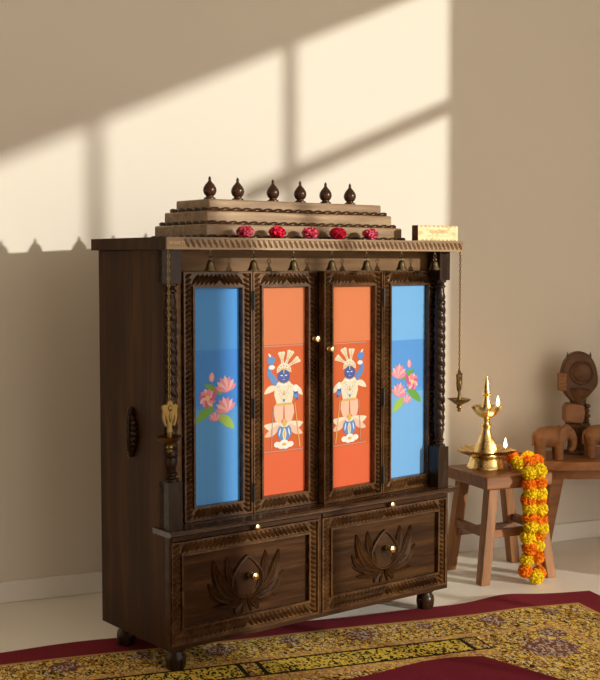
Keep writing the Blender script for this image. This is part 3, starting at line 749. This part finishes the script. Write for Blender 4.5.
# carved elephants
def make_elephant(loc, rz, label):
    r = thing('carved_elephant', label, 'elephant figurine', loc, rz, 'carved wooden elephants on the table')
    mb = MB()
    mb.ell((-.006,0,.080), (.052,.034,.037), 20, 14); mb.ell((-.030,0,.078), (.033,.033,.036), 18, 12); mb.ell((.022,0,.083), (.030,.031,.034), 18, 12)
    for x in (-.040, .022):
        for y in (-.017, .017): mb.tube([(x,y,.085),(x,y,.040),(x+.001,y,.012),(x+.002,y,0)], [.019,.0155,.0135,.0150], 14)
    mb.ell((.050,0,.096), (.025,.022,.027), 18, 12)
    mb.tube(catmull([(.062,0,.098),(.073,0,.082),(.078,0,.062),(.077,0,.044),(.070,0,.034),(.061,0,.036)], 4), [.0165-.0095*i/20 for i in range(21)], 12)
    b = mb.build('body', M['carve'], r, smooth=80)
    m = b.modifiers.new('m', 'REMESH'); m.mode = 'VOXEL'; m.voxel_size = .0032; m.use_smooth_shade = True
    s = b.modifiers.new('s', 'SMOOTH'); s.factor = .5; s.iterations = 6
    bake(b)
    for y in (-1, 1):
        mb = MB()
        mb.ell((0,0,0), (.0195,.0042,.0260), 16, 10, mtx=Matrix.Translation((.034, y*.0285, .089)) @ Matrix.Rotation(y*-.30, 4, 'Z') @ Matrix.Rotation(.15, 4, 'Y'))
        mb.build('ear', M['carve'], r, smooth=70)
        mb = MB(); mb.tube(catmull([(.062, y*.012, .076), (.073, y*.015, .068), (.083, y*.015, .070)], 4), [.0036,.0036,.0035,.0034,.0032,.0028,.0024,.0018,.0008], 8); mb.build('tusk', M['carve'], r, smooth=70)
        mb = MB(); mb.ell((.063, y*.0185, .103), (.003,.0022,.0028), 8, 6); mb.build('eye', M['carve_dark'], r, smooth=70)
    mb = MB(); mb.tube(catmull([(-.058,0,.096),(-.066,0,.080),(-.066,0,.058),(-.064,0,.050)], 4), [.005]*4+[.0035]*5+[.0045]*4, 8); mb.build('tail', M['carve'], r, smooth=70)
    return r
e1 = make_elephant((2.420, -.197, TZ+.0003), -CAM_W+.1, 'carved wooden elephant on the table, nearest to the garland and left of the statue')
e2 = copy_tree(e1); e2.location = (2.603, -.232, TZ+.0003); e2['label'] = 'carved wooden elephant cut off by the right edge of the photo'

# carved statue with round medallion head
def make_statue(loc, rz, label, sc_=1.0):
    r = thing('carved_statue', label, 'statue', loc, rz, 'carved wooden statues behind the elephants'); r.scale = (sc_,)*3
    mb = MB()
    mb.lathe([(.0001,0),(.046,0),(.046,.010),(.038,.014),(.034,.030),(.034,.070),(.040,.090),(.046,.104),(.042,.112),(.0001,.114)], seg=20, mtx=Matrix.Diagonal((1, .75, 1, 1)))
    mb.build('pedestal', M['carve_dark'], r, smooth=40)
    mb = MB(); mb.tube(catmull([(.002,.004,.108),(.006,.004,.140),(.004,.004,.175),(.000,.003,.205),(.002,.002,.235)], 4), [.038,.034,.032,.032,.031,.030,.030,.029,.028,.028,.029,.031,.034,.037,.040,.042,.044], 16)
    mb.build('neck', M['carve_dark'], r, smooth=60)
    out = catmull([(-.034,.198),(-.052,.222),(-.063,.258),(-.061,.292),(-.050,.328),(-.028,.355),(.002,.364),(.030,.355),(.052,.328),(.064,.290),(.066,.250),(.050,.225),(.028,.200),(.018,.188),(-.022,.188)], 3)
    mb = MB(); mb.prism([(p[0], p[1]) for p in [(v.x, v.y) for v in [Vector((a.x, a.y)) for a in out]]][::-1], -.022, .024)
    mb.build('head', M['carve_dark'], r, smooth=40, bevel=.007)
    mb = MB(); m = Matrix.Translation((.008,-.022,.290)) @ Matrix.Rotation(PI/2, 4, 'X')
    mb.lathe([(.0001,-.004),(.042,-.004),(.043,.002),(.040,.006),(.036,.005),(.033,.002),(.030,.004),(.020,.007),(.008,.009),(.0001,.009)], seg=32, mtx=m)
    for k in range(14):
        a = 2*PI*k/14; mb.ell((.008+.0385*math.cos(a), -.029, .290+.0385*math.sin(a)), (.0035,.0025,.0035), 8, 6)
    mb.build('medallion', M['carve_dark'], r, smooth=50)
    mb = MB()
    for k in range(5): mb.ell((-.058, -.014, .232+.0125*k), (.0165,.017,.0078), 16, 8)
    mb.box((-.072, -.026, .226), (-.046, .002, .288)); mb.build('ribbed_ear', M['carve'], r, smooth=50, bevel=.002)
    mb = MB(); mb.prism([(-.054,.118),(.012,.112),(.018,.150),(.014,.178),(-.046,.186),(-.056,.165)][::-1], -.048, .004); mb.build('front_block', M['carve'], r, smooth=40, bevel=.006)
    for k in range(4):
        mb = MB(); mb.ell((.026+.003*(k % 2), -.026, .122+.017*k), (.011,.012,.0085), 12, 8); mb.build('side_curl', M['carve_dark'], r, smooth=60)
    for s in (-1, 1):
        mb = MB(); mb.lathe([(.005,0),(.0035,.008),(.0001,.020)], (.002+s*.040, 0, .343), 8); mb.build('horn', M['carve_dark'], r, smooth=40)
    return r
s1 = make_statue((2.578, -.128, TZ+.0003), -CAM_W, 'tall carved wooden statue with round medallion head, standing between the elephants')
s2 = copy_tree(s1); s2.scale = (.86,)*3; s2.location = (2.722, -.185, TZ+.0003); s2['label'] = 'carved wooden statue mostly cut off by the right edge of the photo'

# ------------------------------------------------------------------ rug
RA = math.radians(-4.4)
RX, RY = 2.272, -.612
t = NT('woven rug')
tc = t.n('ShaderNodeTexCoord'); sp = t.n('ShaderNodeSeparateXYZ'); t.l(tc.outputs['Object'], sp.inputs[0])
X = t.math('MULTIPLY', sp.outputs['X'], -1.0); Y = t.math('MULTIPLY', sp.outputs['Y'], -1.0)     # X from the right end, Y from the back edge
RL, RW = 2.90, 1.75
dx = t.math('MINIMUM', X, t.math('SUBTRACT', RL, X)); dy = t.math('MINIMUM', Y, t.math('SUBTRACT', RW, Y))
d = t.math('MINIMUM', dx, dy)
vec = tc.outputs['Object']
mpd = t.n('ShaderNodeMapping'); mpd.inputs['Scale'].default_value = (1, .62, 1); t.l(vec, mpd.inputs[0]); v1 = mpd.outputs[0]
def vor(scale, feat='F1', rnd=1.0):
    x = t.n('ShaderNodeTexVoronoi', feature=feat); x.inputs['Scale'].default_value = scale; x.inputs['Randomness'].default_value = rnd; t.l(v1, x.inputs['Vector']); return x
MAR = (.225, .030, .042); YEL = (.88, .61, .11); TAN = (.58, .34, .12); DARK = (.030, .028, .014); CRM = (.60, .50, .34); BRN = (.22, .075, .035); OLV = (.17, .17, .035)
va = vor(150); sepc = t.n('ShaderNodeSeparateColor'); t.l(va.outputs['Color'], sepc.inputs[0])
flor = t.ramp(sepc.outputs[0], [(0, DARK), (.11, YEL), (.42, (.94, .74, .22)), (.64, BRN), (.72, (.80, .68, .48)), (.83, (.58, .33, .14)), (.91, OLV), (.95, YEL)], True)
nz = t.noise(v1, 60, 2, .5, 1.2)
sq = t.math('LESS_THAN', t.math('ABSOLUTE', t.math('SUBTRACT', nz, .5)), .018)        # winding tendrils
flor = t.mix(sq, flor, DARK)
ve = vor(48, 'DISTANCE_TO_EDGE'); flor = t.mix(t.math('LESS_THAN', ve.outputs['Distance'], .05), flor, (.34, .16, .05))
# tighter weave for the guard bands
vb = vor(190); sb = t.n('ShaderNodeSeparateColor'); t.l(vb.outputs['Color'], sb.inputs[0])
guard = t.ramp(sb.outputs[0], [(0, TAN), (.4, (.62, .38, .16)), (.6, (.36, .13, .07)), (.72, YEL), (.9, (.62, .42, .28))], True)
script = t.ramp(sb.outputs[1], [(0, DARK), (.30, (.86, .62, .10)), (.72, (.62, .50, .10)), (.9, OLV)], True)
def band(a, b, q=d): return t.math('MULTIPLY', t.math('GREATER_THAN', q, a), t.math('LESS_THAN', q, b))
# rosettes along the wide border
def rosette(period, off, cy, r, base, along=X, across=Y):
    ux = t.math('SUBTRACT', t.math('MODULO', t.math('ADD', along, off), period), period/2)
    rr = t.math('SQRT', t.math('ADD', t.math('POWER', ux, 2.0), t.math('POWER', t.math('MULTIPLY', t.math('SUBTRACT', across, cy), 1.0), 2.0)))
    an = t.math('ARCTAN2', ux, t.math('SUBTRACT', across, cy))
    rr = t.math('SUBTRACT', rr, t.math('MULTIPLY', t.math('SINE', t.math('MULTIPLY', an, 8.0)), r*.12))
    c = t.ramp(sb.outputs[2], [(0, (.26, .10, .06)), (.3, (.58, .48, .40)), (.6, BRN), (.8, (.12, .08, .09))], True)
    return t.mix(t.math('LESS_THAN', rr, r), base, t.mix(t.math('LESS_THAN', rr, r*.5), c, t.mix(t.math('GREATER_THAN', sb.outputs[2], .55), BRN, (.60, .50, .42))))
wide = rosette(.40, .17, .178, .040, flor)
wide = rosette(.40, .37, .160, .026, wide)
col = t.mix(t.math('LESS_THAN', d, .105), flor, MAR)
col = t.mix(t.math('GREATER_THAN', d, .105), MAR, wide)
col = t.mix(band(.105, .117), col, TAN); col = t.mix(band(.262, .290), col, guard)
# framed cartouches with dark outline
cart = t.mix(t.math('LESS_THAN', t.math('ABSOLUTE', t.math('SUBTRACT', t.math('MODULO', t.math('ADD', X, .05), .62), .31)), .285), flor, script)
edge = t.math('LESS_THAN', t.math('ABSOLUTE', t.math('SUBTRACT', t.math('ABSOLUTE', t.math('SUBTRACT', t.math('MODULO', t.math('ADD', X, .05), .62), .31)), .285)), .006)
cart = t.mix(edge, cart, DARK)
col = t.mix(band(.290, .400), col, cart)
col = t.mix(band(.290, .300), col, DARK); col = t.mix(band(.390, .400), col, DARK)
col = t.mix(band(.400, .445), col, guard)
# maroon field with scalloped edge, gold end panel with rosette
wob = t.math('MULTIPLY', t.math('SINE', t.math('MULTIPLY', X, 11.0)), .030)
fy = t.math('ADD', dy, wob)
field = t.math('GREATER_THAN', fy, .455)
endc = t.math('ADD', .60, t.math('MULTIPLY', t.math('SUBTRACT', dy, .45, clamp=True), -.45))
field = t.math('MULTIPLY', field, t.math('GREATER_THAN', X, endc))
inner = t.math('GREATER_THAN', d, .290)
endp = t.math('MULTIPLY', inner, t.math('LESS_THAN', X, .545))
col = t.mix(endp, col, rosette(9.0, 4.5-.40, .44, .075, rosette(9.0, 4.5-.33, .335, .035, flor)))
col = t.mix(t.math('MULTIPLY', t.math('MULTIPLY', inner, t.math('GREATER_THAN', dy, .445)), t.math('SUBTRACT', 1.0, field)), col, flor) if False else col
col = t.mix(field, col, (.185, .022, .036))
fine = t.noise(vec, 420, 2); 
colm = t.n('ShaderNodeMix', data_type='RGBA', blend_type='MULTIPLY'); colm.inputs['Factor'].default_value = .5
t.l(col, colm.inputs['A']); t.l(t.ramp(fine, [(.32, (.6, .6, .6)), (.62, (1, 1, 1))]), colm.inputs['B'])
t.l(colm.outputs['Result'], t.b.inputs['Base Color'])
t.b.inputs['Roughness'].default_value = 1; t.b.inputs['Specular IOR Level'].default_value = .03
t.bump(fine, .5, .002); M['rug'] = t.m
mb = MB(); nx, ny = 150, 90; vs, fs = [], []
def rz_(x, y):
    z = .006+.0012*math.sin(x*9)*math.sin(y*7+1)
    z += .013*math.exp(-((x-.30)/.10)**2)*math.exp(-(y/.10)**2)
    if -.001 > x: pass
    return max(.0055, z)
for j in range(ny+1):
    for i in range(nx+1):
        x, y = RL*i/nx, RW*j/ny
        e = .012*math.sin(x*5.2+.6)+.006*math.sin(x*13)
        f = max(0, 1-y/.25)
        fade = min(1, x/.3)
        vs.append((-x, -(y-(e*f*fade)), rz_(x, y)))
for j in range(ny):
    for i in range(nx):
        a = j*(nx+1)+i; fs.append((a, a+nx+1, a+nx+2, a+1))
fs = [tuple(reversed(f)) for f in fs]
# skirt down to the floor
per = [i for i in range(nx+1)]+[j*(nx+1)+nx for j in range(1, ny+1)]+[ny*(nx+1)+i for i in range(nx-1, -1, -1)]+[j*(nx+1) for j in range(ny-1, 0, -1)]
o0 = len(vs)
for k in per: vs.append((vs[k][0], vs[k][1], .0003))
for k in range(len(per)):
    k2 = (k+1) % len(per); fs.append((per[k], per[k2], o0+k2, o0+k))
mb.add(vs, fs)
rug = mb.build('rug', M['rug'], None, smooth=50); rug.location = (RX, RY, 0); rug.rotation_euler = (0, 0, RA)
tag(rug, 'maroon and gold patterned woven rug on the floor in front of the cabinet', 'rug')

# ------------------------------------------------------------------ light
S = bpy.data.lights.new('sun', 'SUN'); S.energy = 3.1; S.color = (1, .955, .84); S.angle = math.radians(.7)
so = bpy.data.objects.new('sun', S); COL.objects.link(so); so.location = (6, -6, 4)
so.rotation_euler = Vector((-1, 1.48, -.368)).to_track_quat('-Z', 'Y').to_euler()
w = bpy.data.worlds.new('World'); sc.world = w; w.use_nodes = True
bg = w.node_tree.nodes['Background']; bg.inputs[0].default_value = (1.0, .855, .70, 1); bg.inputs[1].default_value = 2.0

# ------------------------------------------------------------------ camera
cam = bpy.data.cameras.new('camera'); co = bpy.data.objects.new('camera', cam); COL.objects.link(co)
co.location = (0, -3.588, 1.0138); co.rotation_euler = (PI/2-CAM_P, 0, -CAM_W)
cam.sensor_fit = 'HORIZONTAL'; cam.sensor_width = 36; cam.lens = CAM_F/600*36; cam.clip_start = .05
sc.camera = co
sc.view_settings.view_transform = 'Standard'; sc.view_settings.look = 'None'; sc.view_settings.gamma = 1; sc.view_settings.use_curve_mapping = False
sc.view_settings.exposure = 0.0
